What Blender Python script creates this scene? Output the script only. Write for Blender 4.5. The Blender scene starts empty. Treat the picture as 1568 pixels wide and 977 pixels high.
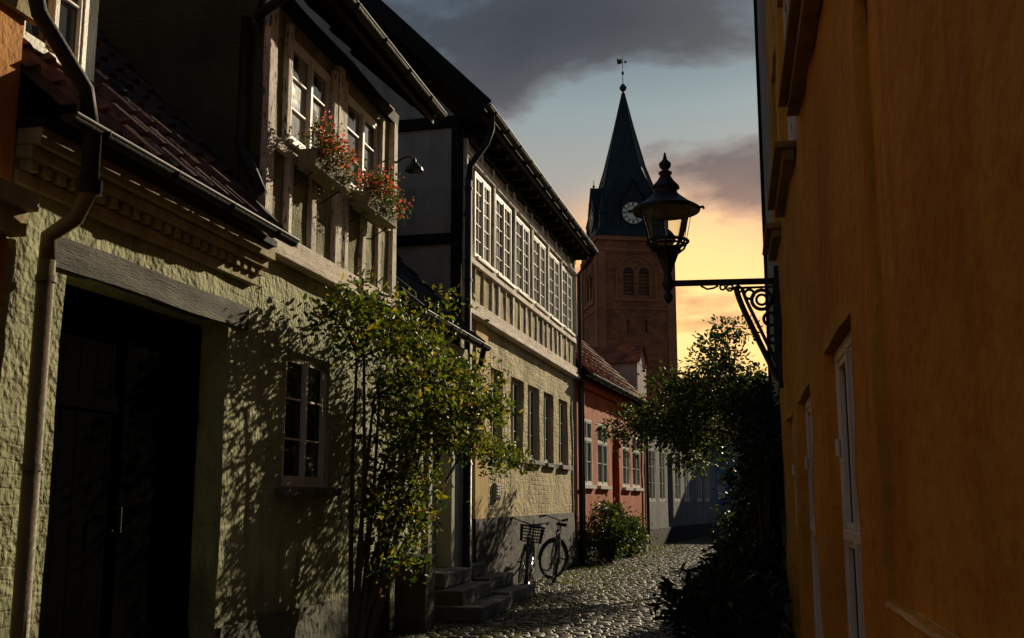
import bpy, bmesh, math, random
import numpy as np
from mathutils import Vector, Matrix, noise, Quaternion
random.seed(7); R=random.random
U=random.uniform
sc=bpy.context.scene
D2R=math.radians

# ---------------------------------------------------------------- materials
def nn(nt,t,**k):
    n=nt.nodes.new(t)
    for a,b in k.items(): setattr(n,a,b)
    return n
def mathn(nt,op,a,b=None,clamp=False):
    n=nn(nt,'ShaderNodeMath',operation=op); n.use_clamp=clamp
    for i,x in enumerate((a,b)):
        if x is None: continue
        if isinstance(x,(int,float)): n.inputs[i].default_value=x
        else: nt.links.new(x,n.inputs[i])
    return n.outputs[0]
def mixc(nt,f,a,b,bt='MIX'):
    n=nn(nt,'ShaderNodeMix',data_type='RGBA',blend_type=bt)
    for i,x in ((0,f),(6,a),(7,b)):
        if isinstance(x,(int,float)): n.inputs[i].default_value=x
        elif isinstance(x,tuple): n.inputs[i].default_value=(x[0],x[1],x[2],1)
        else: nt.links.new(x,n.inputs[i])
    return n.outputs[2]
def ramp(nt,fac,stops):
    n=nn(nt,'ShaderNodeValToRGB'); cr=n.color_ramp
    while len(cr.elements)>1: cr.elements.remove(cr.elements[-1])
    cr.elements[0].position=stops[0][0]; c=stops[0][1]; cr.elements[0].color=(c[0],c[1],c[2],1)
    for p,c in stops[1:]:
        e=cr.elements.new(p); e.color=(c[0],c[1],c[2],1)
    nt.links.new(fac,n.inputs[0]); return n.outputs[0]
def noi(nt,vec,s,det=5,ro=.55,dist=0.):
    n=nn(nt,'ShaderNodeTexNoise'); n.inputs['Scale'].default_value=s; n.inputs['Detail'].default_value=det
    n.inputs['Roughness'].default_value=ro; n.inputs['Distortion'].default_value=dist
    nt.links.new(vec,n.inputs['Vector']); return n.outputs[0]
def M(name,c1,c2=None,sc_=1.8,rough=.85,b=.5,bs=28,bd=.012,brick=None,metal=0,stain=.45,stain_c=None,spec=.3,grain=None,mortar=None,cell=None,low=None,peel=None,ior=None):
    m=bpy.data.materials.new(name); m.use_nodes=True; nt=m.node_tree
    bs_=nt.nodes['Principled BSDF']; tc=nn(nt,'ShaderNodeTexCoord'); vec=tc.outputs['Object']
    if c2 is None: c2=tuple(x*.7 for x in c1)
    if grain:
        mp=nn(nt,'ShaderNodeMapping'); mp.inputs['Scale'].default_value=grain; nt.links.new(vec,mp.inputs[0]); gv=mp.outputs[0]
    else: gv=vec
    f=noi(nt,gv,sc_,3,.6)
    col=ramp(nt,f,[(.33,c1),(.67,c2)])
    st=None
    if stain>.1:
        mp=nn(nt,'ShaderNodeMapping'); mp.inputs['Scale'].default_value=(3.5,3.5,.6); nt.links.new(vec,mp.inputs[0])
        st=noi(nt,mp.outputs[0],1.6,4,.65)
        stf=mathn(nt,'MULTIPLY',ramp(nt,st,[(.48,(0,0,0)),(.72,(1,1,1))]),stain)
        sc2=stain_c or tuple(x*.35 for x in c2)
        col=mixc(nt,stf,col,sc2)
    fine=noi(nt,gv,bs,3,.6)
    if peel:
        pf=noi(nt,gv,peel[1],4,.7); pm=ramp(nt,pf,[(peel[2],(0,0,0)),(peel[2]+.05,(1,1,1))])
        col=mixc(nt,pm,col,peel[0])
    if cell:
        vo=nn(nt,'ShaderNodeTexVoronoi'); vo.inputs['Scale'].default_value=cell; nt.links.new(vec,vo.inputs['Vector'])
        cf=nn(nt,'ShaderNodeSeparateColor'); nt.links.new(vo.outputs['Color'],cf.inputs[0])
        col=mixc(nt,1.0,col,ramp(nt,cf.outputs[0],[(0,(.45,.45,.47)),(1,(1.35,1.25,1.15))]),'MULTIPLY')
    h=fine
    if brick:
        sp=nn(nt,'ShaderNodeSeparateXYZ'); nt.links.new(vec,sp.inputs[0])
        nz=noi(nt,vec,4.5,2); off=mathn(nt,'MULTIPLY',mathn(nt,'SUBTRACT',nz,.5),brick[2])
        cx=nn(nt,'ShaderNodeCombineXYZ')
        axis=mathn(nt,'ADD',sp.outputs[0],sp.outputs[1])
        nt.links.new(mathn(nt,'ADD',axis,off),cx.inputs[0]); nt.links.new(mathn(nt,'ADD',sp.outputs[2],off),cx.inputs[1])
        bt=nn(nt,'ShaderNodeTexBrick'); nt.links.new(cx.outputs[0],bt.inputs['Vector'])
        bt.inputs['Scale'].default_value=1; bt.inputs['Brick Width'].default_value=brick[0]; bt.inputs['Row Height'].default_value=brick[1]
        bt.inputs['Mortar Size'].default_value=brick[1]*.13; bt.inputs['Mortar Smooth'].default_value=1.
        inv=mathn(nt,'SUBTRACT',1.0,bt.outputs['Fac'])
        lump=noi(nt,vec,7,2)
        pat=ramp(nt,noi(nt,vec,.9,2),[(.40,(.1,.1,.1)),(.64,(1,1,1))])
        h=mathn(nt,'ADD',mathn(nt,'MULTIPLY',mathn(nt,'MULTIPLY',inv,brick[3]),pat),mathn(nt,'ADD',mathn(nt,'MULTIPLY',fine,.9),mathn(nt,'MULTIPLY',lump,2.4)))
        if mortar:
            bt.inputs['Color1'].default_value=(1.15,1.1,1.05,1); bt.inputs['Color2'].default_value=(.65,.68,.7,1)
            bt.inputs['Mortar'].default_value=(mortar[0],mortar[1],mortar[2],1)
            col=mixc(nt,1.0,col,bt.outputs['Color'],'MULTIPLY')
    elif not grain and b>.45:
        big=noi(nt,vec,5.5,2); h=mathn(nt,'ADD',fine,mathn(nt,'MULTIPLY',big,1.6))
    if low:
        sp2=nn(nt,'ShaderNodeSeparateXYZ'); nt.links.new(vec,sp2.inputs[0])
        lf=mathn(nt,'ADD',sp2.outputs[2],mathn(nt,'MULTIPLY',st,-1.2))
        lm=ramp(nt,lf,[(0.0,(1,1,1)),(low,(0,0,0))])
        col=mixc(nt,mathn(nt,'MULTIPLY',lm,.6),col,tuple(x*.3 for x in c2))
    bp=nn(nt,'ShaderNodeBump'); bp.inputs['Strength'].default_value=b; bp.inputs['Distance'].default_value=bd
    nt.links.new(h,bp.inputs['Height']); nt.links.new(bp.outputs[0],bs_.inputs['Normal'])
    nt.links.new(col,bs_.inputs['Base Color'])
    rr=mathn(nt,'ADD',rough-.12,mathn(nt,'MULTIPLY',f,.24),True); nt.links.new(rr,bs_.inputs['Roughness'])
    bs_.inputs['Metallic'].default_value=metal; bs_.inputs['Specular IOR Level'].default_value=spec
    if ior: bs_.inputs['IOR'].default_value=ior
    return m
def leafmat(name,c,tr=.5):
    m=bpy.data.materials.new(name); m.use_nodes=True; nt=m.node_tree; b=nt.nodes['Principled BSDF']
    ge=nn(nt,'ShaderNodeNewGeometry')
    col=ramp(nt,ge.outputs['Random Per Island'],[(0.,tuple(x*.5 for x in c)),(1.,tuple(x*1.4 for x in c))])
    nt.links.new(col,b.inputs['Base Color']); b.inputs['Roughness'].default_value=.45; b.inputs['Specular IOR Level'].default_value=.35
    t=nn(nt,'ShaderNodeBsdfTranslucent'); c2=mixc(nt,1.0,col,(1.5,1.5,.55),'MULTIPLY'); nt.links.new(c2,t.inputs[0])
    mx=nn(nt,'ShaderNodeMixShader'); mx.inputs[0].default_value=tr
    nt.links.new(b.outputs[0],mx.inputs[1]); nt.links.new(t.outputs[0],mx.inputs[2]); nt.links.new(mx.outputs[0],nt.nodes['Material Output'].inputs[0])
    return m
def glassmat(name,c=(.012,.014,.016),rough=.04,bump=.25,ior=1.7,c2=None):
    m=bpy.data.materials.new(name); m.use_nodes=True; nt=m.node_tree; b=nt.nodes['Principled BSDF']
    tc=nn(nt,'ShaderNodeTexCoord'); f=noi(nt,tc.outputs['Object'],3.,2)
    bp=nn(nt,'ShaderNodeBump'); bp.inputs['Strength'].default_value=bump; bp.inputs['Distance'].default_value=.02
    nt.links.new(f,bp.inputs['Height']); nt.links.new(bp.outputs[0],b.inputs['Normal'])
    mp=nn(nt,'ShaderNodeMapping'); mp.inputs['Scale'].default_value=(2.6,2.6,.35); nt.links.new(tc.outputs['Object'],mp.inputs[0])
    g=noi(nt,mp.outputs[0],1.3,3); nt.links.new(ramp(nt,g,[(.42,c),(.56,c2 or tuple(x*3.5 for x in c))]),b.inputs['Base Color'])
    b.inputs['Roughness'].default_value=rough; b.inputs['Specular IOR Level'].default_value=.5; b.inputs['IOR'].default_value=ior; return m

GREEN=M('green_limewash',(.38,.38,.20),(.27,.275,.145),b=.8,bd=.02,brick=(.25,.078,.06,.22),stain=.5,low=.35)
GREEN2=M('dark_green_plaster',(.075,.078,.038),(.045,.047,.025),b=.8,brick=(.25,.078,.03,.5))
OLIVE=M('olive_infill',(.34,.32,.17),(.19,.18,.095),b=1.,bs=40,bd=.02,stain=.6)
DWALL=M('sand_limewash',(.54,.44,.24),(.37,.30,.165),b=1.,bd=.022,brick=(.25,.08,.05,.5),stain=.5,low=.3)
DPANEL=M('ochre_panel',(.50,.40,.17),(.29,.22,.10),b=1.,bs=35,bd=.02,stain=.6)
OCHRE=M('ochre_plaster',(.60,.40,.13),(.5,.33,.11),b=.4)
TIMB=M('weathered_timber',(.82,.74,.63),(.58,.51,.43),grain=(6,6,1.2),b=1.,bs=18,rough=.8,peel=((.03,.026,.022),7,.57),stain=.5)
TIMBH=M('weathered_beam',(.82,.70,.59),(.60,.51,.43),grain=(6,1.,6),b=1.,bs=18,rough=.8,peel=((.035,.03,.026),6,.60),stain=.4)
DARKW=M('tarred_timber',(.013,.012,.011),(.008,.007,.007),grain=(6,6,1),b=.7,bs=18,rough=.75,stain=0,spec=.15)
LINT=M('grey_oak_beam',(.10,.09,.068),(.045,.04,.03),grain=(8,1,8),b=1.,bs=14,rough=.8)
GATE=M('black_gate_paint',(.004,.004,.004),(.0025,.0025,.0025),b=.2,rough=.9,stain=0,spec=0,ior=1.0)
CREAM=M('cream_cornice',(.46,.38,.20),(.33,.27,.14),b=.6,bs=30,stain=.6)
SILLY=M('ochre_sill',(.32,.20,.07),(.22,.135,.045),b=.7,bs=30,stain=.6)
GREYPL=M('grey_gable_plaster',(.42,.36,.31),(.32,.27,.235),b=.5,stain=.4)
WHITE=M('white_window_paint',(.74,.71,.64),(.62,.58,.50),b=.3,bs=50,rough=.5,stain=.3)
GREYW=M('grey_window_paint',(.42,.41,.33),(.30,.29,.23),b=.4,bs=50,rough=.55)
STONE=M('granite_steps',(.17,.155,.135),(.10,.093,.082),b=.9,bs=50,rough=.75)
PLINTH=M('tarred_plinth',(.035,.033,.03),(.02,.02,.018),b=.9,bs=20,rough=.7)
PLINTHG=M('grey_plinth',(.12,.115,.08),(.065,.065,.045),b=1.,bs=14,bd=.02)
TILE=M('dark_pantiles',(.12,.05,.032),(.05,.03,.025),sc_=5,b=.7,bs=30,cell=4.2,rough=.65,stain=.7,stain_c=(.02,.02,.018))
TILED=M('black_pantiles',(.024,.022,.024),(.015,.014,.015),sc_=5,b=.6,cell=4.2,rough=.55,stain=0)
TILER=M('red_pantiles',(.34,.10,.035),(.21,.062,.028),sc_=5,b=.6,cell=4.2,rough=.75)
ORANGE=M('orange_plaster',(.58,.24,.04),(.46,.19,.035),b=.8,stain=.4)
YELLOW=M('yellow_ochre_limewash',(.62,.32,.042),(.42,.205,.028),sc_=.9,b=1.,bs=10,bd=.022,rough=.9,stain=.4,stain_c=(.22,.095,.015),spec=.12)
YCHIP=M('chipped_skylit_plaster',(.72,.50,.24),(.55,.34,.12),b=1.,bs=30,stain=0)  # chipped plaster, paler than the wall to paint in skylight on the ledge
REDW=M('red_plaster',(.50,.10,.022),(.36,.065,.016),b=.6,stain=.4)
GREYH=M('grey_plaster',(.22,.22,.22),(.15,.155,.16),b=.5)
BLUEG=M('blue_grey_plaster',(.15,.19,.24),(.11,.14,.18),b=.5)
BLUEW=M('blue_window_paint',(.10,.24,.45),b=.2,rough=.5)
IRON=M('black_iron',(.012,.012,.013),(.008,.008,.008),b=.25,bs=60,rough=.5,metal=0,spec=.4,stain=0)
ZINC=M('zinc_gutter',(.032,.029,.027),(.018,.017,.016),b=.3,bs=40,rough=.65,metal=0,stain=0)
PIPEY=M('ochre_painted_pipe',(.16,.115,.05),(.10,.075,.035),b=.3,rough=.45)
BRICK=M('tower_brick',(.32,.12,.05),(.23,.088,.04),sc_=.3,b=.5,bs=5,brick=(.9,.3,.02,.8),mortar=(.8,.75,.65),stain=.45)
BRICKL=M('tower_brick_trim',(.36,.145,.065),(.27,.105,.05),sc_=.3,b=.3,bs=5)
COPPER=M('dark_copper_cladding',(.014,.023,.027),(.009,.015,.019),sc_=.5,b=.5,bs=3,rough=.6,stain=.35,stain_c=(.025,.046,.042),spec=.2)
COB=M('granite_setts',(.095,.083,.07),(.055,.05,.044),sc_=3,b=.7,bs=60,bd=.005,cell=8.5,rough=.62,stain=.3,spec=.35)
SOIL=M('mossy_joint_soil',(.04,.046,.018),(.028,.026,.015),b=1.,bs=30,rough=.95,stain=0)
BARK=M('bark',(.10,.075,.05),(.05,.04,.03),b=.9,bs=40,stain=0)
TERRA=M('planter_paint',(.27,.24,.15),(.18,.16,.10),b=.5)
DIAL=M('clock_dial',(.8,.76,.66),(.7,.66,.56),b=.1,stain=0)
RUB=M('black_rubber',(.015,.015,.015),b=.2,rough=.7,stain=0)
CHROME=M('steel',(.45,.45,.45),(.35,.35,.35),b=.1,rough=.3,metal=1,stain=0)
BIKEP=M('bike_paint',(.02,.03,.035),b=.05,rough=.3,spec=.6,stain=0)
GL=glassmat('old_window_glass',(.02,.022,.025),ior=2.1); GLB=glassmat('dark_window_glass',(.006,.007,.008),.06,.15,ior=1.5)
GLC=glassmat('curtain_and_sky_sheen_glass',(.03,.03,.035),ior=2.6,c2=(.38,.37,.35))  # pale base colour paints in white curtains and some bright sky reflection
L1=leafmat('leaf_green',(.085,.12,.028),.55); L2=leafmat('leaf_dark',(.035,.058,.018),.4); L3=leafmat('leaf_yellow',(.25,.20,.03),.5); L4=leafmat('leaf_brown',(.16,.08,.03),.3)
LD=leafmat('shrub_leaf_dark',(.014,.024,.011),.2); PINK=leafmat('pink_petals',(.62,.11,.16),.4)
def lampglass():
    m=bpy.data.materials.new('lantern_glass'); m.use_nodes=True; nt=m.node_tree
    g=nn(nt,'ShaderNodeBsdfGlossy'); g.inputs['Roughness'].default_value=.03
    t=nn(nt,'ShaderNodeBsdfTransparent'); t.inputs[0].default_value=(.88,.88,.86,1)
    fr=nn(nt,'ShaderNodeFresnel'); fr.inputs[0].default_value=1.3
    mx=nn(nt,'ShaderNodeMixShader'); nt.links.new(fr.outputs[0],mx.inputs[0]); nt.links.new(t.outputs[0],mx.inputs[1]); nt.links.new(g.outputs[0],mx.inputs[2])
    nt.links.new(mx.outputs[0],nt.nodes['Material Output'].inputs[0]); return m
LG=lampglass()

# ---------------------------------------------------------------- mesh tools
class Fr:
    def __init__(s,ox,oy,ux,uy,nx,ny): 
        l=math.hypot(ux,uy); s.o=(ox,oy); s.u=(ux/l,uy/l); l=math.hypot(nx,ny); s.n=(nx/l,ny/l)
    def __call__(s,a,d,z): return (s.o[0]+s.u[0]*a+s.n[0]*d, s.o[1]+s.u[1]*a+s.n[1]*d, z)
def LF(ox,oy,deg): a=D2R(deg); return Fr(ox,oy,math.sin(a),math.cos(a),math.cos(a),-math.sin(a))
def empty(name,loc=(0,0,0)):
    e=bpy.data.objects.new(name,None); sc.collection.objects.link(e); e.empty_display_size=.3; return e
class MB:
    def __init__(s): s.v=[]; s.f=[]; s.m=[]; s.mats=[]
    def mi(s,m):
        if m not in s.mats: s.mats.append(m)
        return s.mats.index(m)
    def poly(s,pts,m):
        n=len(s.v); s.v+= [tuple(p) for p in pts]; s.f.append(tuple(range(n,n+len(pts)))); s.m.append(s.mi(m))
    def hexa(s,p,m):
        n=len(s.v); s.v+=[tuple(q) for q in p]; k=s.mi(m)
        for f in ((0,3,2,1),(4,5,6,7),(0,1,5,4),(1,2,6,5),(2,3,7,6),(3,0,4,7)):
            s.f.append(tuple(n+i for i in f)); s.m.append(k)
    def box(s,fr,a0,a1,d0,d1,z0,z1,m,j=0):
        J=lambda: U(-j,j) if j else 0
        s.hexa([fr(a+J(),d+J(),z+J()) for z in (z0,z1) for a,d in ((a0,d0),(a1,d0),(a1,d1),(a0,d1))],m)
    def beam(s,p,q,w,h,m,up=(0,0,1)):
        p=Vector(p);q=Vector(q);t=(q-p).normalized();sd=t.cross(Vector(up))
        if sd.length<1e-3: sd=t.cross(Vector((1,0,0)))
        sd.normalize(); u=sd.cross(t)
        s.hexa([c+sd*a*w/2+u*b*h/2 for c,_ in((p,0),(q,0)) for a,b in((-1,-1),(1,-1),(1,1),(-1,1))],m)
    def tube(s,pts,r,m,n=8,closed=False,cap=True):
        pts=[Vector(p) for p in pts]; k=s.mi(m); N=len(pts); base=len(s.v)
        rs=r if isinstance(r,(list,tuple)) else [r]*N
        ref=None
        for i,p in enumerate(pts):
            a=pts[(i-1)%N] if (i>0 or closed) else p; b=pts[(i+1)%N] if (i<N-1 or closed) else p
            t=(b-a).normalized()
            if ref is None:
                ref=t.orthogonal().normalized()
            else:
                ref=(ref-t*ref.dot(t)); ref.normalize()
            q=t.cross(ref)
            for j in range(n):
                an=2*math.pi*j/n; s.v.append(tuple(p+(ref*math.cos(an)+q*math.sin(an))*rs[i]))
        for i in range(N if closed else N-1):
            for j in range(n):
                A=base+i*n; B=base+((i+1)%N)*n
                s.f.append((A+j,A+(j+1)%n,B+(j+1)%n,B+j)); s.m.append(k)
        if cap and not closed:
            s.f.append(tuple(base+j for j in range(n))); s.m.append(k)
            s.f.append(tuple(base+(N-1)*n+j for j in range(n))); s.m.append(k)
    def lathe(s,c,prof,m,n=20,rot=0,sx=1,sy=1):
        k=s.mi(m); base=len(s.v)
        for r,z in prof:
            for j in range(n):
                a=2*math.pi*j/n+rot; s.v.append((c[0]+r*math.cos(a)*sx,c[1]+r*math.sin(a)*sy,c[2]+z))
        for i in range(len(prof)-1):
            for j in range(n):
                A=base+i*n;B=A+n; s.f.append((A+j,A+(j+1)%n,B+(j+1)%n,B+j)); s.m.append(k)
    def build(s,name,parent=None,smooth=False,bevel=0,xf=None):
        me=bpy.data.meshes.new(name)
        me.from_pydata(s.v,[],s.f); 
        for m in s.mats: me.materials.append(m)
        me.polygons.foreach_set('material_index',s.m)
        if smooth: me.polygons.foreach_set('use_smooth',[True]*len(s.f))
        me.update(); o=bpy.data.objects.new(name,me); sc.collection.objects.link(o)
        if xf is not None: o.matrix_world=xf
        if parent: o.parent=parent
        if bevel:
            b=o.modifiers.new('b','BEVEL'); b.width=bevel; b.segments=2; b.limit_method='ANGLE'
        return o
def wav(a,z,sd,amp):
    return amp*(noise.noise((a*1.1+sd,z*1.1,sd))*1.0+noise.noise((a*3.1,z*3.1+sd,sd))*.5)
def wall(mb,fr,a0,a1,z0,z1,ops,m,step=.25,amp=.012,d=0.,sd=1.,thick=.3,rev=None):
    S={a0,a1};Z={z0,z1}
    for o in ops: S|={max(o[0],a0),o[1]}; Z|={max(o[2],z0),min(o[3],z1)}
    def sub(L):
        L=sorted(L); out=[L[0]]
        for x,y in zip(L,L[1:]):
            n=max(1,int(round((y-x)/step)))
            out+= [x+(y-x)*i/n for i in range(1,n+1)]
        return out
    S=sub(S);Z=sub(Z)
    def op(i,j):
        if i<0 or j<0 or i>=len(S)-1 or j>=len(Z)-1: return thick
        a=(S[i]+S[i+1])/2; z=(Z[j]+Z[j+1])/2
        for o in ops:
            if o[0]<a<o[1] and o[2]<z<o[3]: return o[4]
        return 0
    base=len(mb.v); k=mb.mi(m); kr=mb.mi(rev or m); W=len(S)
    for z in Z:
        for a in S: mb.v.append(fr(a,d+wav(a,z,sd,amp),z))
    idx=lambda i,j: base+j*W+i
    for j in range(len(Z)-1):
        for i in range(len(S)-1):
            if op(i,j): continue
            mb.f.append((idx(i,j),idx(i+1,j),idx(i+1,j+1),idx(i,j+1))); mb.m.append(k)
            for (di,dj,p,q) in ((-1,0,(i,j),(i,j+1)),(1,0,(i+1,j),(i+1,j+1)),(0,-1,(i,j),(i+1,j)),(0,1,(i,j+1),(i+1,j+1))):
                dp=op(i+di,j+dj)
                if dp:
                    n=len(mb.v); mb.v.append(fr(S[p[0]],d-dp,Z[p[1]])); mb.v.append(fr(S[q[0]],d-dp,Z[q[1]]))
                    mb.f.append((idx(*p),idx(*q),n+1,n)); mb.m.append(kr)
def window(mb,gb,fr,a0,a1,z0,z1,d,cas=2,cols=1,rows=3,fm=WHITE,gm=GL,t=.045,bar=.018,trans=None,ft=.05):
    mb.box(fr,a0,a0+t,d-ft/2,d+ft/2,z0,z1,fm); mb.box(fr,a1-t,a1,d-ft/2,d+ft/2,z0,z1,fm)
    mb.box(fr,a0+t,a1-t,d-ft/2,d+ft/2,z0,z0+t,fm); mb.box(fr,a0+t,a1-t,d-ft/2,d+ft/2,z1-t,z1,fm)
    w=(a1-a0-2*t)/cas
    for c in range(cas):
        x0=a0+t+w*c; tl=U(-.006,.006); tv=U(-.006,.006)
        gb.poly([fr(x0,d-.014-tl,z0+t/2),fr(x0+w,d-.014+tl,z0+t/2),fr(x0+w,d-.014+tl+tv,z1-t/2),fr(x0,d-.014-tl+tv,z1-t/2)],gm)
    zz=[(z0+t,z1-t)]
    if trans:
        zt=z0+(z1-z0)*trans; mb.box(fr,a0+t,a1-t,d-.02,d+ft/2+.006,zt-.025,zt+.025,fm); zz=[(z0+t,zt-.025),(zt+.025,z1-t)]
    for c in range(1,cas):
        x=a0+t+w*c; mb.box(fr,x-.022,x+.022,d-.02,d+ft/2+.01,z0+t,z1-t,fm)
    for c in range(cas):
        x0=a0+t+w*c; x1=x0+w; s=.03
        for k,(y0,y1) in enumerate(zz):
            mb.box(fr,x0,x0+s,d-.01,d+.018,y0,y1,fm); mb.box(fr,x1-s,x1,d-.01,d+.018,y0,y1,fm)
            mb.box(fr,x0+s,x1-s,d-.01,d+.018,y0,y0+s,fm); mb.box(fr,x0+s,x1-s,d-.01,d+.018,y1-s,y1,fm)
            rr=rows if not trans else (max(1,rows-1) if k==0 else 1)
            for r in range(1,rr):
                z=y0+(y1-y0)*r/rr; mb.box(fr,x0+s,x1-s,d-.008,d+.012,z-bar/2,z+bar/2,fm)
            for r in range(1,cols):
                x=x0+w*r/cols; mb.box(fr,x-bar/2,x+bar/2,d-.008,d+.0135,y0+s,y1-s,fm)
def tiles(mb,fr,a0,a1,dE,zE,dR,zR,m,pitch=.22,course=.32,amp=.026):
    L=math.hypot(dR-dE,zR-zE); td=((dR-dE)/L,(zR-zE)/L)
    nd=(abs(td[1])*(1 if dR<dE else -1),abs(td[0]))
    n=max(2,int((a1-a0)/pitch*7)); C=max(1,int(L/course)); base=len(mb.v); k=mb.mi(m); rows=[]
    for c in range(C):
        rows.append((c*L/C,.035,c)); rows.append(((c+1)*L/C-.001,.0,c))
    for t,h,c in rows:
        for i in range(n+1):
            a=a0+(a1-a0)*i/n; ph=(a/pitch)%1.; w=amp*math.cos(2*math.pi*ph)+amp*.35*math.cos(4*math.pi*ph)
            jt=noise.noise((math.floor(a/pitch)*3.7,c*2.3,1.))*.012
            hh=h+w+jt; mb.v.append(fr(a,dE+td[0]*t+nd[0]*hh,zE+td[1]*t+nd[1]*hh))
    for r in range(len(rows)-1):
        for i in range(n):
            A=base+r*(n+1)+i; mb.f.append((A,A+1,A+n+2,A+n+1)); mb.m.append(k)
def downpipe(mb,fr,a,d,z0,z1,m,r=.045,zs=None):
    mb.tube([fr(a,d,z0),fr(a,d,z1)],r,m,12)
    for z in (zs or [z0+.4+i*1.3 for i in range(int((z1-z0)/1.3)+1)]):
        if z<z1: mb.tube([fr(a,d,z),fr(a,d,z+.035)],r+.009,m,12)
def gutter(mb,fr,a0,a1,d,z,m,r=.06):
    base=len(mb.v);k=mb.mi(m);n=9
    for ri in (r,r-.008):
        for a in (a0,a1):
            for j in range(n):
                an=math.pi+math.pi*j/(n-1); mb.v.append(fr(a,d+ri*math.cos(an),z+ri*math.sin(an)))
    for L in (0,2*n):
        for j in range(n-1): mb.f.append((base+L+j,base+L+j+1,base+L+n+j+1,base+L+n+j)); mb.m.append(k)
    mb.tube([fr(a0,d+r,z),fr(a1,d+r,z)],.009,m,6)
    a=a0+.3
    while a<a1:
        mb.tube([fr(a,d+r*1.12*math.cos(t),z+r*1.12*math.sin(t)) for t in [math.pi+math.pi*i/8 for i in range(9)]],.008,m,6); a+=.75
    for a in(a0,a1): mb.poly([fr(a,d+r*math.cos(math.pi+math.pi*j/8),z+r*math.sin(math.pi+math.pi*j/8)) for j in range(9)],m)

# ---------------------------------------------------------------- foliage
def leafmesh(name,P,size,mats,w,parent=None,seed=0,droop=.2,asp=.5):
    rg=np.random.default_rng(seed); n=len(P); P=np.asarray(P)
    ax=rg.normal(size=(n,3)); ax[:,2]-=droop; ax/=np.linalg.norm(ax,axis=1)[:,None]
    b=rg.normal(size=(n,3)); sd=np.cross(ax,b); sd/=np.linalg.norm(sd,axis=1)[:,None]; nm=np.cross(ax,sd)
    s=size*rg.uniform(.55,1.25,size=(n,1))
    v=np.empty((n,6,3)); v[:,0]=P; v[:,1]=P+ax*s*.35+sd*s*asp*.5+nm*s*.12; v[:,2]=P+ax*s*.75+sd*s*asp*.36+nm*s*.1
    v[:,3]=P+ax*s-nm*s*.08; v[:,4]=P+ax*s*.75-sd*s*asp*.36+nm*s*.1; v[:,5]=P+ax*s*.35-sd*s*asp*.5+nm*s*.12
    base=np.arange(n)[:,None]*6
    f=np.concatenate([base+np.array([[0,1,2,3]]),base+np.array([[0,3,4,5]])],1).reshape(-1,4)
    me=bpy.data.meshes.new(name); me.from_pydata(v.reshape(-1,3).tolist(),[],f.tolist())
    for m in mats: me.materials.append(m)
    mi=np.repeat(rg.choice(len(mats),size=n,p=w),2); me.polygons.foreach_set('material_index',mi.astype(np.int32))
    me.update(); o=bpy.data.objects.new(name,me); sc.collection.objects.link(o)
    if parent: o.parent=parent
    return o
def clumps(cs,per,seed,spread=.16):
    rg=np.random.default_rng(seed); out=[]
    for c in cs:
        n=int(per*(c[3] if len(c)>3 else 1)); r=spread*(c[3]**.4 if len(c)>3 else 1)
        p=rg.normal(size=(n,3))*r*np.array([1,1,.8]); out.append(p+np.array(c[:3]))
    return np.concatenate(out)
def ellips(c,r,n,seed,inner=.35):
    rg=np.random.default_rng(seed); v=rg.normal(size=(n,3)); v/=np.linalg.norm(v,axis=1)[:,None]
    q=rg.uniform(inner,1,size=(n,1))**.6; lump=np.array([1+.45*noise.noise(tuple(x*1.7+seed)) for x in v])[:,None]
    return [(*(np.array(c)+x),float(rg.uniform(.3,1.5))) for x in v*q*lump*np.array(r)]
def twigs(mb,root,targets,m,r0=.02,seed=0,sag=.1):
    rg=random.Random(seed)
    for t in targets:
        root_=Vector(root); t=Vector(t[:3]); mid=root_.lerp(t,.5)+Vector((rg.uniform(-1,1),rg.uniform(-1,1),rg.uniform(0,1)))*sag
        pts=[root_,root_.lerp(mid,.5)+Vector((rg.uniform(-1,1),rg.uniform(-1,1),0))*sag*.3,mid,mid.lerp(t,.5),t]
        mb.tube(pts,[r0,r0*.8,r0*.6,r0*.4,r0*.2],m,5)

# ================================================================= GROUND
g=MB(); g.poly([(-400,-400,-.02),(400,-400,-.02),(400,400,-.02),(-400,400,-.02)],SOIL); g.build('ground')
def cobbles():
    rg=np.random.default_rng(3); V=[];Fs=[]; y=.5; row=0
    gx=np.array([0,.12,.88,1.]); 
    while y<47:
        h=rg.uniform(.085,.115)
        x=-3.95+rg.uniform(-.1,0)
        xr=1.0 if y<20 else 3.0
        while x<xr:
            w=rg.uniform(.11,.19); zt=rg.uniform(-.005,.005)+.012*math.sin(x*1.6+y*.5); tx,ty=rg.uniform(-.005,.005,2); b=len(V)
            for j in range(4):
                for i in range(4):
                    px,py=gx[i],gx[j]; edge=(i in(0,3))+(j in(0,3))
                    if edge==2: px=.07 if i==0 else .93; py=.07 if j==0 else .93
                    jx,jy=rg.uniform(-.005,.005,2)
                    yy=y+.005+py*(h-.010)+.02*math.sin(x*1.3+row*.1)+jy; xx=x+.005+px*(w-.010)+jx
                    z=(-.019 if edge else .003)+zt+(px-.5)*tx*1.2+(py-.5)*ty*1.2
                    V.append((xx,yy,z))
            for j in range(3):
                for i in range(3): a=b+j*4+i; Fs.append((a,a+1,a+5,a+4))
            x+=w
        y+=h; row+=1
    me=bpy.data.meshes.new('cobbled_street'); me.from_pydata(V,[],Fs); me.materials.append(COB)
    me.polygons.foreach_set('use_smooth',[True]*len(Fs)); me.update()
    o=bpy.data.objects.new('cobbled_street',me); sc.collection.objects.link(o)
cobbles()
rg=np.random.default_rng(9); P=[]
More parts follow.
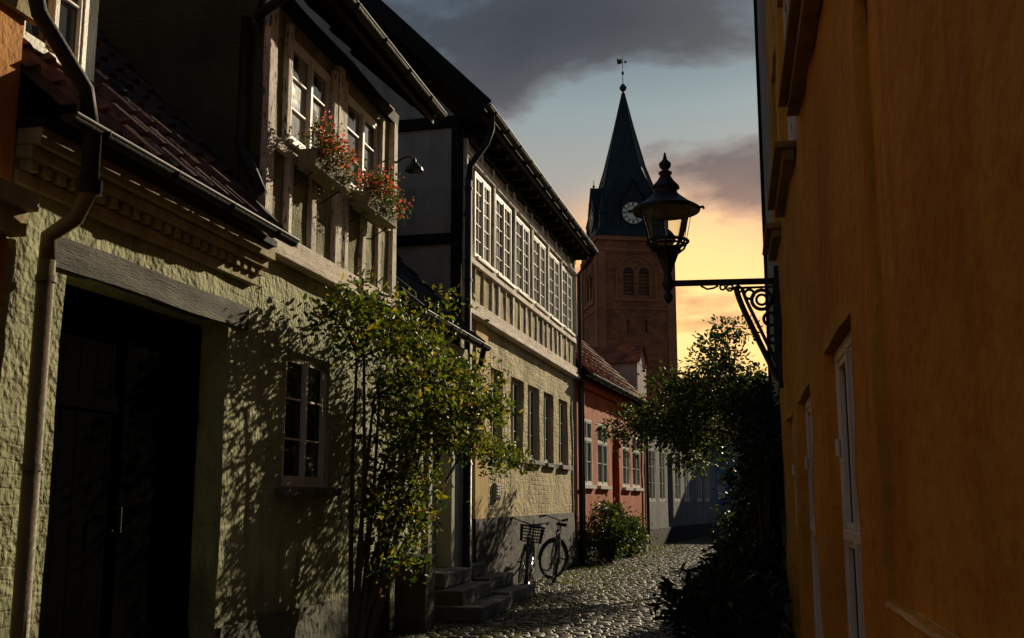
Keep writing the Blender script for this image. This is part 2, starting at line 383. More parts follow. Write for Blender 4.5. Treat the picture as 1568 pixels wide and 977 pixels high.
for i in range(1100):
    y=rg.uniform(10,36); x=rg.choice([-3.45+abs(rg.normal())*.3,-2.7+rg.normal()*.35,-2.4+rg.normal()*.6,.05+rg.normal()*.2]); 
    for k in range(9): P.append((x+rg.normal()*.05,y+rg.normal()*.07,.0))
leafmesh('grass_tufts',P,.04,[L1,L3],[.8,.2],seed=2,droop=-2.,asp=.18)

# ================================================================= GREEN HOUSE
A=LF(-3.75,0,0)
H=empty('green_half_timbered_house')
w=MB()
wall(w,A,4.77,11.0,0,3.375,[(5.3,7.28,-1,2.63,.23),(8.33,9.3,1.46,2.6,.13)],GREEN,sd=2.,amp=.026,step=.18)
w.box(A,4.78,10.99,-5.5,-.3,-.05,3.3,GREEN2)
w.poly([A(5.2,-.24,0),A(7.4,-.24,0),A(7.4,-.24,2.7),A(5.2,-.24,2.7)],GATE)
w.build('ground_floor_wall',H,smooth=False)
t=MB()
for i in range(12):
    a=5.32+i*.163; t.box(A,a,a+.157,-.235,-.205-U(0,.003),.03,2.615,GATE)
t.box(A,6.26,6.32,-.2,-.175,.03,2.62,GATE); 
for z in (.35,1.9): t.box(A,5.34,6.24,-.2,-.19,z,z+.10,GATE); t.box(A,6.34,7.26,-.2,-.19,z,z+.10,GATE)
t.tube([A(6.2,-.17,1.15),A(6.2,-.12,1.15),A(6.2,-.12,1.3),A(6.2,-.17,1.3)],.01,IRON,6)
t.build('carriage_gate',H,bevel=.004)
t=MB(); 
for i in range(8):
    a0,a1=5.16+i*.3,5.16+(i+1)*.3; q=lambda a,s:noise.noise((a*1.3,s,2.))*.018
    t.hexa([A(a,d,z+q(a,z)) for z in(2.632,2.81) for a,d in((a0,-.05),(a1,-.05),(a1,.035+q(a1,5)),(a0,.035+q(a0,5)))],LINT)
t.build('gate_lintel',H)
t=MB(); wall(t,A,7.3,11.0,0,.45,[],PLINTHG,d=.035,sd=5.,amp=.03,thick=.05); wall(t,A,4.8,5.28,0,.45,[],PLINTHG,d=.035,sd=6.,amp=.03,thick=.05)
t.build('plinth',H)
t=MB()
t.box(A,4.79,7.66,-.05,.045,3.0,3.075,CREAM,j=.003)
a=4.83
while a<7.6: t.box(A,a,a+.07,-.05,.085+U(-.006,.006),3.075,3.14,CREAM,j=.004); a+=.125
t.box(A,4.79,7.68,-.05,.115,3.14,3.205,CREAM,j=.003); t.box(A,4.79,7.7,-.05,.165,3.205,3.30,CREAM,j=.003)
t.build('dentil_cornice',H,bevel=.006)
t=MB(); tiles(t,A,4.77,7.66,.27,3.38,-2.75,6.5,TILE); t.build('wing_roof',H,smooth=False)
t=MB(); t.box(A,4.78,7.65,-.1,.2,3.30,3.35,DARKW); t.beam(A(7.6,.2,3.47),A(7.6,-2.7,6.5),.12,.05,ZINC)
t.poly([A(4.78,.2,3.34),A(7.65,.2,3.34),A(7.65,-2.75,6.4),A(4.78,-2.75,6.4)],DARKW); t.build('wing_eave',H)
fb=MB(); gb=MB()
window(fb,gb,A,8.33,9.3,1.46,2.60,-.045,cas=2,rows=3,fm=WHITE,gm=GLB,t=.06)
arch=lambda u: 2.56-.07*u*u
for i in range(14):
    u0,u1=-1+i/7,-1+(i+1)/7; a0,a1=8.815+u0*.485,8.815+u1*.485
    fb.hexa([A(a,d,z) for a,z in((a0,arch(u0)),(a1,arch(u1)),(a1,2.605),(a0,2.605)) for d in(-.12,.0)],GREEN)
fb.box(A,8.22,9.42,-.09,.10,1.385,1.455,STONE,j=.012)
w=MB(); UP=[(8.14,9.07,4.35,5.29,.07),(9.45,10.43,4.35,5.29,.07)]
wall(w,A,7.65,10.95,3.375,5.66,UP,OLIVE,d=.02,sd=9.,amp=.02,step=.15)
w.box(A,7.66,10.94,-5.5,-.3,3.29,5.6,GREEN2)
def gable(mb,fr,a,dF,dB,z0,zw,rd,rz,m,sd,da=1):
    nx=24
    base=len(mb.v); k=mb.mi(m)
    F2=Fr(*fr(a,0,0)[:2],fr.n[0],fr.n[1],-fr.u[0]*da,-fr.u[1]*da)
    ds=[dB+(dF-dB)*i/nx for i in range(nx+1)]
    for d in ds:
        zt=zw+(rz-zw)*(1-abs(d-rd)/((dF-rd) if d>rd else (rd-dB)))
        for j in range(9): z=z0+(zt-z0)*j/8; mb.v.append(F2(d,wav(d,z,sd,.012)+.012,z))
    for i in range(nx):
        for j in range(8): q=base+i*9+j; mb.f.append((q,q+9,q+10,q+1)); mb.m.append(k)
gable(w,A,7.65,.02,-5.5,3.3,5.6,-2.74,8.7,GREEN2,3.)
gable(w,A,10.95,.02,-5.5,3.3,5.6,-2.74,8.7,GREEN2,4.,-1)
w.build('upper_floor_wall',H)
for (a,b) in ((8.14,9.07),(9.45,10.43)): window(fb,gb,A,a,b,4.35,5.29,.005,cas=2,rows=3,fm=WHITE,gm=GLC,t=.05); fb.box(A,a-.05,b+.05,.0,.1,4.30,4.347,WHITE,j=.004)
fb.build('window_frames',H,bevel=.003); gb.build('window_glass',H)
t=MB(); j=.008
t.box(A,7.64,10.97,.0,.085,3.36,3.50,TIMBH,j=j)
t.box(A,7.64,10.98,.0,.12,3.30,3.358,TIMBH,j=.004)
for a in (7.65,9.17,10.79): t.box(A,a,a+.15,.0,.075,3.502,5.45,TIMB,j=j)
t.box(A,7.80,9.17,.0,.068,4.20,4.297,TIMBH,j=j); t.box(A,9.32,10.79,.0,.068,4.20,4.297,TIMBH,j=j)
for a in (8.12,8.62,9.42,9.9,10.38): t.box(A,a,a+.1,.0,.068,3.502,4.198,TIMB,j=j)
for a in (8.03,9.075,9.335,10.435): t.box(A,a,a+.09,.0,.066,4.299,5.36,TIMB,j=.004)
t.box(A,7.64,10.96,.0,.07,5.452,5.58,DARKW,j=j)
t.box(A,7.638,7.80,-.16,.0,3.5,5.5,DARKW,j=j)
t.build('timber_frame',H,bevel=.008)
t=MB(); tiles(t,A,7.35,11.1,.44,5.66,-2.74,8.95,TILED); t.build('main_roof',H)
t=MB(); t.poly([A(7.36,.42,5.60),A(11.09,.42,5.60),A(11.09,-2.74,8.86),A(7.36,-2.74,8.86)],DARKW)
t.poly([A(7.36,-6,5.60),A(11.09,-6,5.60),A(11.09,-2.74,8.9),A(7.36,-2.74,8.9)],DARKW)
a=7.5
while a<11.0: t.beam(A(a,.40,5.55),A(a,-.3,6.20),.09,.12,DARKW); a+=.6
t.box(A,7.36,11.09,.41,.435,5.50,5.68,DARKW)
for a in(7.36,11.09): t.beam(A(a,.44,5.62),A(a,-2.74,8.90),.04,.2,DARKW)
t.build('eave_and_rafters',H)
t=MB(); gutter(t,A,7.3,11.18,.50,5.64,ZINC,.06); gutter(t,A,4.8,7.7,.31,3.36,ZINC,.05)
t.tube([A(7.5,.50,5.58),A(7.5,.3,5.35),A(7.56,-.02,5.2)],.04,ZINC,10); t.tube([A(7.56,-.1,5.2),A(7.56,-.1,4.1),A(7.52,.0,3.95),A(7.5,.12,3.7)],.045,ZINC,10)
t.tube([A(5.02,.31,3.32),A(5.02,.31,3.05)],.05,ZINC,12); t.tube([A(5.02,.31,3.06),A(5.02,.31,2.98)],.07,ZINC,12)
t.tube([A(5.02,.31,3.0),A(5.02,.24,2.85),A(5.0,.1,2.75),A(5.0,.1,2.6)],.045,PIPEY,12)
downpipe(t,A,5.0,.1,.12,2.62,PIPEY,.047,zs=[.35,1.5,2.5]); t.tube([A(5.0,.1,.16),A(5.0,.12,.08),A(5.0,.2,.04)],.047,PIPEY,12)
t.tube([A(4.62,.05,5.2),A(4.66,.1,4.2),A(4.72,.15,3.9),A(4.95,.3,3.55),A(5.0,.31,3.36)],.045,ZINC,10)
t.build('gutters_and_downpipes',H,smooth=True)
t=MB(); 
t.poly([A(4.82,-.24,3.9),A(5.0,-.24,3.9),A(5.0,-.24,5.2),A(4.82,-.24,5.2)],ORANGE)
t.box(A,5.64,5.8,-1.6,-.24,3.7,5.2,DARKW); t.box(A,4.84,5.0,-1.6,-.245,3.7,5.2,DARKW); t.box(A,4.9,5.7,-.3,-.24,3.7,3.92,DARKW); t.box(A,4.7,5.95,-1.9,-.12,5.2,5.3,DARKW)
g2=MB(); window(t,g2,A,5.0,5.64,3.92,5.2,-.22,cas=2,rows=3,fm=WHITE)
t.build('dormer',H,bevel=.004); g2.build('dormer_glass',H)

def flower_box(a0,a1,z,seed):
    e=empty('flower_box'); t=MB()
    t.box(A,a0,a1,.10,.28,z,z+.015,TERRA)
    t.hexa([A(a,d,zz) for zz,dd in ((z+.015,0),(z+.17,.025)) for a,d in ((a0,.10),(a1,.10),(a1,.26+dd),(a0,.26+dd))],TERRA)
    for a in(a0+.1,a1-.1): t.tube([A(a,.02,z-.12),A(a,.2,z-.01)],.008,IRON,6)
    t.build('box',e,bevel=.005)
    rg=np.random.default_rng(seed); P=[];Q=[]
    for i in range(28):
        c=np.array(A(rg.uniform(a0,a1),.22+rg.uniform(-.05,.14),z+.2+rg.uniform(-.14,.16)))
        P+= list(c+rg.normal(size=(50,3))*.055)
        if rg.random()<.8: Q+=list(c+np.array([.03,-.02,.04])+rg.normal(size=(18,3))*.045)
    leafmesh('leaves',P,.034,[L1,L2,L4],[.45,.40,.15],parent=e,seed=seed)
    leafmesh('flowers',Q,.030,[PINK,L4],[.9,.1],parent=e,seed=seed+1,asp=.9)
flower_box(8.2,9.0,4.12,11); flower_box(9.5,10.35,4.12,21)
e=empty('wall_lamp'); t=MB()
t.tube([A(10.87,.06,5.0),A(10.87,.16,5.06),A(10.87,.24,5.07),A(10.87,.28,5.02)],.012,IRON,8)
t.lathe(A(10.87,.28,4.9),[(.02,.14),(.03,.1),(.05,.085),(.10,.03),(.105,.0),(.09,.0),(.04,.07)],IRON,18); t.build('shade_and_arm',e)

# ================================================================= ORANGE HOUSE
H=empty('orange_house'); w=MB()
wall(w,A,-1.,4.765,0,6.2,[(1.6,2.7,1.0,2.3,.12)],ORANGE,d=.03,sd=12.,amp=.015)
w.box(A,-1,4.75,-6,-.27,-.05,6.2,ORANGE); fb=MB();gb=MB(); window(fb,gb,A,1.6,2.7,1.0,2.3,-.06,cas=2,rows=3,fm=WHITE)
w.box(A,-1,4.80,.02,.11,2.70,2.84,CREAM,j=.005); w.box(A,-1,4.82,.02,.16,2.84,2.93,CREAM,j=.005)
w.box(A,-1,4.85,.02,.07,3.9,4.0,CREAM)
tiles(w,A,-1,4.85,.3,6.2,-3,9.2,TILE); w.build('walls_and_roof',H); fb.build('window_frame',H); gb.build('window_glass',H)

# ================================================================= LOW HOUSE
H=empty('low_tiled_house'); w=MB()
wall(w,A,11.0,14.05,0,3.32,[(12.5,13.4,.51,2.7,.22),(11.35,12.0,1.5,2.5,.12)],GREEN,sd=22.,amp=.015)
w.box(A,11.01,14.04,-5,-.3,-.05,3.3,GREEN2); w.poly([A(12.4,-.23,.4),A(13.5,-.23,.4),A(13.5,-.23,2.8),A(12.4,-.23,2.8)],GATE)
w.build('walls',H)
t=MB(); t.box(A,13.38,13.52,-.2,.05,.51,2.72,GREYW,j=.003); t.box(A,12.5,13.38,-.2,-.16,.51,2.68,GREYH); 
for z0,z1 in((.65,1.4),(1.5,2.5)): t.box(A,12.6,12.9,-.16,-.145,z0,z1,GREYW); t.box(A,12.98,13.28,-.16,-.145,z0,z1,GREYW)
t.box(A,12.36,12.5,-.2,.05,.51,2.72,GREYW,j=.003); t.box(A,12.34,13.54,-.1,.07,2.722,2.84,GREYW,j=.003)
gb=MB(); window(t,gb,A,11.35,12.0,1.5,2.5,-.07,cas=2,rows=3,fm=GREYW,gm=GLB)
t.box(A,13.6,14.0,.0,.04,0,3.2,GREYW,j=.004)
t.box(A,11.0,14.05,-.05,.1,3.2,3.34,CREAM,j=.004)
t.build('door_and_trim',H,bevel=.004); gb.build('window_glass',H)
t=MB(); tiles(t,A,11.11,14.08,.27,3.42,-2.4,6.1,TILED); t.poly([A(11.0,.26,3.36),A(14.05,.26,3.36),A(14.05,-2.4,6.0),A(11.0,-2.4,6.0)],DARKW); t.build('roof',H)
t=MB(); gutter(t,A,11.15,14.15,.32,3.4,ZINC,.055); t.tube([A(13.95,.32,3.36),A(13.95,.28,3.15),A(13.9,.14,3.0)],.04,ZINC,10); downpipe(t,A,13.9,.13,.1,3.02,IRON,.045); t.build('gutter_and_downpipe',H,smooth=True)
t=MB()
for d,z0,z1,a0,a1 in ((.80,0,.17,11.95,13.6),(.54,.17,.34,12.1,13.55),(.28,.34,.51,12.25,13.5)): t.box(A,a0,a1,.02,d,z0+.002,z1,STONE,j=.012)
t.build('entrance_steps',None,bevel=.015)
t=MB(); t.box(A,11.05,11.42,.08,.42,0,.72,PLINTHG,j=.004); t.box(A,11.03,11.44,.06,.45,.722,.77,STONE,j=.004); t.build('stone_pillar',None,bevel=.012)

# ================================================================= HALF TIMBERED HOUSE
Df=LF(-3.81,14.1,1.4); LEN=8.6
H=empty('half_timbered_house'); w=MB()
LW=[(1.65,2.42),(2.93,3.87),(4.2,5.12),(5.5,6.42),(6.95,7.9)]
UW=[(.55,1.45),(1.73,2.78),(3.08,4.13),(4.43,5.5),(5.78,6.83),(7.13,8.2)]
wall(w,Df,0,LEN,0,3.98,[(a,b,2.025,3.34,.16) for a,b in LW]+[(.1,.72,.36,2.6,.2)],DWALL,sd=31.,amp=.02)
wall(w,Df,0,LEN,3.98,6.62,[(a,b,4.8,6.075,.07) for a,b in UW],DPANEL,d=.04,sd=33.,amp=.02,step=.15)
w.box(Df,.01,LEN-.01,-6.3,-.3,-.05,6.55,GREYPL)
gable(w,Df,0,.03,-6.3,0,6.6,-3.1,9.95,GREYPL,7.); gable(w,Df,LEN,.03,-6.3,0,6.6,-3.1,9.95,GREYPL,8.,-1)
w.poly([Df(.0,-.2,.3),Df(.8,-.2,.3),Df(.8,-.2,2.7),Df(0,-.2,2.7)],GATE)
w.build('walls',H)
t=MB(); wall(t,Df,.74,LEN,0,1.09,[],PLINTH,d=.045,sd=36.,amp=.02,thick=.06); t.build('plinth',H)
t=MB(); wall(t,Df,.74,1.42,1.09,3.9,[],OCHRE,d=.03,sd=38.,amp=.008,thick=.04); t.build('ochre_pilaster',H)
t=MB(); j=.008
t.box(Df,-.03,LEN+.02,.0,.10,3.97,4.12,TIMBH,j=j); t.box(Df,-.03,LEN+.02,.0,.14,3.90,3.965,TIMBH,j=.005)
t.box(Df,0,LEN,.0,.095,4.64,4.75,TIMBH,j=j)
t.box(Df,0,LEN,.0,.09,6.12,6.24,TIMBH,j=j); t.box(Df,0,LEN,.0,.085,6.40,6.55,DARKW,j=j)
posts=[.0]+[ (UW[i][1]+UW[i+1][0])/2-.06 for i in range(5)]+[.18,LEN-.14]
for a in posts: t.box(Df,a,a+.12,.0,.085,4.752,6.118,TIMB,j=j)
for a in [0.02,.5,.95,1.5,1.9,2.35,2.83,3.3,3.75,4.2,4.65,5.1,5.55,6.,6.45,6.9,7.4,7.85,8.4]: t.box(Df,a+U(-.04,.04),a+.08+U(-.015,.02),.0,.068,4.122,4.638,TIMB,j=j)
for a in [0.02,.8,1.5,2.35,2.83,3.7,4.2,5.1,5.55,6.4,6.9,7.7,8.4]: t.box(Df,a,a+.1,.0,.082,6.242,6.398,TIMB,j=j)
t.build('timber_frame',H,bevel=.008)
fb=MB();gb=MB()
for a,b in UW: window(fb,gb,Df,a,b,4.8,6.075,.03,cas=2,cols=2,rows=5,fm=WHITE,t=.045,bar=.016,gm=GLC); fb.box(Df,a-.03,b+.03,.03,.12,4.752,4.797,WHITE,j=.004)
for a,b in LW:
    window(fb,gb,Df,a,b,2.025,3.34,-.10,cas=2,rows=3,fm=GREYW,gm=GLB,t=.05)
    fb.box(Df,a-.06,b+.06,-.1,.09,1.955,2.022,STONE,j=.01)
fb.box(Df,1.85,2.1,-.02,.05,1.35,1.6,GREYW)
for i in range(5): fb.box(Df,1.87,2.08,.05,.06,1.37+i*.045,1.395+i*.045,GREYW)
fb.box(Df,.12,.7,-.19,-.15,.36,2.58,DARKW)
fb.build('window_frames',H,bevel=.003); gb.build('window_glass',H)
G2=Fr(*Df(0,0,0)[:2],Df.n[0],Df.n[1],-Df.u[0],-Df.u[1])
t=MB(); t.box(G2,-.12,.03,.0,.06,3.4,6.7,DARKW,j=.006); t.box(G2,-6.2,-.12,.0,.055,4.86,5.02,DARKW,j=.006); t.box(G2,-6.2,.1,.0,.06,6.55,6.72,DARKW,j=.006)
for d in(-2.,-4.2): t.box(G2,d,d+.12,.0,.05,5.02,6.55,DARKW,j=.006)
t.build('gable_timbers',H,bevel=.006)
t=MB(); tiles(t,Df,-.3,LEN+.2,.40,6.76,-3.1,10.32,TILED); t.build('roof',H)
t=MB(); t.poly([Df(-.3,.38,6.70),Df(LEN+.2,.38,6.70),Df(LEN+.2,-3.1,10.22),Df(-.3,-3.1,10.22)],DARKW); t.poly([Df(-.3,-6.6,6.70),Df(LEN+.2,-6.6,6.70),Df(LEN+.2,-3.1,10.25),Df(-.3,-3.1,10.25)],DARKW)
for a in(-.32,LEN+.2): t.beam(Df(a,.44,6.70),Df(a,-3.1,10.28),.05,.24,DARKW)
t.box(Df,-.3,LEN+.2,.0,.36,6.60,6.66,DARKW); t.box(Df,-.3,LEN+.2,.36,.40,6.56,6.74,DARKW)
a=.2
while a<LEN: t.box(Df,a,a+.1,.0,.34,6.48,6.6,DARKW); a+=.55
t.build('eave',H)
t=MB(); gutter(t,Df,-.35,LEN+.25,.47,6.72,ZINC,.06)
t.tube([Df(-.1,.47,6.66),Df(-.1,.47,6.45),Df(-.1,.40,6.25),Df(-.08,.16,5.95),Df(-.08,.14,5.7)],.045,ZINC,12); downpipe(t,Df,-.08,.14,.1,5.75,ZINC,.047,zs=[5.6,4.3,3.0,1.6,.4])
t.tube([Df(LEN+.1,.47,6.66),Df(LEN+.1,.3,6.4),Df(LEN+.08,.12,6.2),Df(LEN+.08,.12,.1)],.045,ZINC,10); t.build('gutter_and_downpipe',H,smooth=True)
t=MB()
t.box(Df,-.1,1.5,.02,.72,.002,.17,STONE,j=.012); t.box(Df,.0,1.25,.02,.45,.172,.34,STONE,j=.012); t.box(Df,.02,.72,.02,.2,.342,.5,STONE,j=.008)
t.build('entrance_steps',None,bevel=.015)

# ================================================================= RED HOUSE
E=LF(-3.6,22.9,4.0); H=empty('red_house'); w=MB(); EW=[(.5,1.7),(2.25,3.5),(5.45,6.5),(6.9,8.2)]
wall(w,E,0,8.9,0,3.98,[(a,b,1.68,3.15,.1) for a,b in EW]+[(4.05,4.95,.2,3.1,.2)],REDW,sd=41.,amp=.015)
w.box(E,.01,8.89,-5.4,-.3,-.05,3.9,REDW); gable(w,E,8.9,.02,-5.4,0,3.9,-2.6,6.6,REDW,8.,-1); gable(w,E,0.05,.02,-5.4,0,3.9,-2.6,6.6,REDW,8.)
w.box(E,4.07,4.93,-.2,-.15,.2,3.08,DARKW); w.box(E,0,8.9,.0,.04,0,.5,PLINTH,j=.005); w.box(E,0,8.9,.0,.1,3.8,3.97,REDW)
w.build('walls',H)
fb=MB();gb=MB()
for a,b in EW: window(fb,gb,E,a,b,1.68,3.15,-.03,cas=2,rows=3,fm=WHITE,trans=.68,t=.06); fb.box(E,a-.05,b+.05,-.05,.09,1.6,1.677,WHITE)
fb.build('window_frames',H); gb.build('window_glass',H)
t=MB(); tiles(t,E,0,9.0,.28,4.05,-2.6,6.8,TILER); t.poly([E(0,.27,3.98),E(9,.27,3.98),E(9,-2.6,6.72),E(0,-2.6,6.72)],DARKW); t.poly([E(0,-5.6,3.98),E(9,-5.6,3.98),E(9,-2.6,6.75),E(0,-2.6,6.75)],TILER)
t.hexa([E(a,d,z+o) for o in(0,.07) for a,d,z in((1.6,-.75,5.12),(2.3,-.75,5.12),(2.3,-1.35,5.7),(1.6,-1.35,5.7))],ZINC)
t.hexa([E(a,d,z+o) for o in(.07,.085) for a,d,z in((1.67,-.8,5.17),(2.23,-.8,5.17),(2.23,-1.3,5.65),(1.67,-1.3,5.65))],GL)
t.box(E,2.2,2.8,-2.9,-2.3,6.2,7.35,GREYH,j=.01); t.box(E,2.15,2.85,-2.95,-2.25,7.35,7.45,GREYH)
gutter(t,E,0,9,.34,4.03,ZINC,.06); downpipe(t,E,.25,.1,.1,3.9,ZINC,.045); downpipe(t,E,8.8,.1,.1,3.9,ZINC,.045); t.build('roof_and_chimney',H)
# ================================================================= GREY HOUSE
F=LF(-2.98,31.85,8.0); H=empty('grey_house'); w=MB(); EW=[(.5,1.4),(1.9,2.8),(4.2,5.1),(5.7,6.6),(8,9),(9.6,10.6)]
wall(w,F,0,12,0,3.7,[(a,b,1.3,2.9,.1) for a,b in EW]+[(3.1,3.9,.1,2.8,.2)],GREYH,sd=51.,step=.4)
w.box(F,.01,12,-5,-.3,-.05,3.6,GREYH); w.box(F,3.1,3.9,-.2,-.15,.1,2.78,BLUEW); gable(w,F,0.02,.02,-5,0,3.6,-2.4,6.2,GREYH,8.)
w.box(F,0,12,.0,.04,0,.5,PLINTH); w.build('walls',H)
fb=MB();gb=MB()
for a,b in EW: window(fb,gb,F,a,b,1.3,2.9,-.03,cas=2,rows=3,fm=WHITE,t=.07)
fb.build('window_frames',H); gb.build('window_glass',H)
t=MB(); tiles(t,F,-.1,12,.28,3.75,-2.4,6.3,TILER,amp=.03); t.poly([F(0,.27,3.68),F(12,.27,3.68),F(12,-2.4,6.2),F(0,-2.4,6.2)],DARKW)
t.box(F,1.8,3.0,-2.0,-.6,4.6,5.6,GREYPL); t.poly([F(1.7,-.5,5.6),F(2.4,-.5,6.25),F(2.4,-2.4,6.25),F(1.7,-2.4,5.6)],TILER); t.poly([F(3.1,-.5,5.6),F(2.4,-.5,6.25),F(2.4,-2.4,6.25),F(3.1,-2.4,5.6)],TILER); t.poly([F(1.8,-.59,5.6),F(2.4,-.59,6.15),F(3.0,-.59,5.6)],GREYPL)
t.build('roof_and_dormer',H)
# ================================================================= END HOUSE
X=Fr(-3,47,1,0,0,-1); H=empty('end_of_street_house'); w=MB(); EW=[(1.2,2.1),(3.0,4.0),(5.6,6.6),(7.8,8.8)]
wall(w,X,-6,14,0,3.9,[(a,b,1.2,2.6,.1) for a,b in EW],BLUEG,sd=61.,step=.5)
w.box(X,-6,14,-6,-.3,-.05,3.8,BLUEG); w.build('walls',H); fb=MB();gb=MB()
for a,b in EW: window(fb,gb,X,a,b,1.2,2.6,.0,cas=2,rows=3,fm=BLUEW,t=.12,bar=.05,gm=GLC)
t=MB(); tiles(t,X,-6,14,.3,3.9,-3,6.9,TILER,pitch=.3); t.poly([X(-6,-6.3,3.9),X(14,-6.3,3.9),X(14,-3,6.9),X(-6,-3,6.9)],TILER)
for a in(3.9,7.6):
    t.box(X,a,a+1.3,-2.6,-.3,4.2,5.7,BLUEW); window(fb,gb,X,a+.15,a+1.15,4.5,5.6,-.25,cas=2,rows=2,fm=WHITE,t=.08)
    t.lathe(X(a+.65,-1.4,5.7),[(.75,0),(.55,.35),(0,.5)],ZINC,14)
fb.build('window_frames',H); gb.build('window_glass',H); t.build('roof_and_dormers',H)

# ================================================================= YELLOW HOUSE
Yf=Fr(.44,0,-.014,1,-1,-.014); H=empty('yellow_house'); w=MB()
LWY=[(4.12,5.31,.35,2.04),(6.28,7.55,.35,2.0),(8.35,9.2,.35,2.0)]; UWY=[(3.9,5.95,3.60,5.1),(6.7,8.05,3.56,5.1),(8.75,9.6,3.56,5.1)]
wall(w,Yf,-3,10.0,0,8.6,[o+(.11,) for o in LWY+UWY]+[(-2.9,3.42,1.06,2.95,.026)],YELLOW,sd=71.,amp=.028,step=.12)
wall(w,Yf,-2.95,3.5,1.0,3.0,[],YELLOW,d=-.024,sd=73.,amp=.018,step=.1,thick=.0)
w.box(Yf,-3,9.99,-7,-.3,-.05,8.6,YELLOW); w.build('walls',H,smooth=True)
t=MB()
N=90; r1=[]; 
for i in range(N):
    s=3.44-i*.02; q=noise.noise((s*4,1,1)); q2=noise.noise((s*13,2,2))
    r1.append((Yf(s,-.02,1.061),Yf(s,.011+.009*q,1.053+.006*q2),Yf(s,.014+.008*q,1.043+.010*q-.008*q2)))
for a,b in zip(r1,r1[1:]):
    for k in(0,1): t.poly([a[k],b[k],b[k+1],a[k+1]],YCHIP)
t.build('chipped_skylit_edge',H,smooth=True)  # ledge strip: real chips, with its catch of skylight put into the colour
fb=MB();gb=MB()
for a,b,z0,z1 in LWY: window(fb,gb,Yf,a,b,z0,z1,-.075,cas=2,rows=2,fm=WHITE,trans=.5,t=.055); fb.tube([Yf(b-.06,-.04,1.55),Yf(b-.06,-.04,1.63)],.012,WHITE,8)
for a,b,z0,z1 in UWY:
    window(fb,gb,Yf,a,b,z0,z1,-.075,cas=2,rows=3,fm=WHITE,t=.055)
    fb.box(Yf,a-.06,b+.08,-.1,.12,z0-.05,z0-.004,SILLY,j=.005); fb.box(Yf,a-.03,b+.05,-.0,.075,z0-.12,z0-.052,SILLY,j=.005)
fb.build('window_frames_and_sills',H,bevel=.005); gb.build('window_glass',H)
t=MB(); t.box(Yf,6.95,7.15,.02,.12,.0,.2,WHITE,j=.006); t.build('drain_box',H,bevel=.01)
t=MB(); t.box(Yf,-3,10.05,-.3,.06,8.6,8.7,DARKW); tiles(t,Yf,-3,10.05,.05,8.7,-3,11.5,TILER); t.build('roof',H)
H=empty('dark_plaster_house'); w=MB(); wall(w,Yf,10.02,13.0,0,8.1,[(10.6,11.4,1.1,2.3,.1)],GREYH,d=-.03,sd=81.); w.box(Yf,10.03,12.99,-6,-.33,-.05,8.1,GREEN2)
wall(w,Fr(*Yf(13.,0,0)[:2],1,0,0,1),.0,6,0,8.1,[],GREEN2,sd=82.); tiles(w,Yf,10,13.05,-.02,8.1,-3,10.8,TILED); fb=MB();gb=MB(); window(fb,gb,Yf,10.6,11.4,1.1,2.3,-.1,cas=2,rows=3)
w.build('walls_and_roof',H); fb.build('window_frame',H); gb.build('window_glass',H)
t=MB(); GW=Fr(.6,13,.03,1,-1,.03); wall(t,GW,0,10,0,1.9,[],GREEN2,sd=85.,step=.4); t.box(GW,0,10,-.3,.03,1.9,1.98,STONE,j=.01); t.build('garden_wall')
Q=Fr(1.9,24,.05,1,-1,.05); H=empty('ochre_cottage'); w=MB(); wall(w,Q,0,16,0,2.9,[(a,a+1,1.,2.2,.1) for a in(1.5,4,7,10,13)],OCHRE,sd=91.,step=.4); w.box(Q,0,16,-5,-.3,-.05,2.9,OCHRE); gable(w,Q,0,.02,-5,0,2.9,-2.5,5.3,OCHRE,8.)
tiles(w,Q,-.1,16,.25,2.95,-2.5,5.5,TILER); fb=MB();gb=MB()
for a in(1.5,4,7,10,13): window(fb,gb,Q,a,a+1,1.,2.2,-.05,cas=2,rows=3)
w.build('walls_and_roof',H); fb.build('window_frames',H); gb.build('window_glass',H)

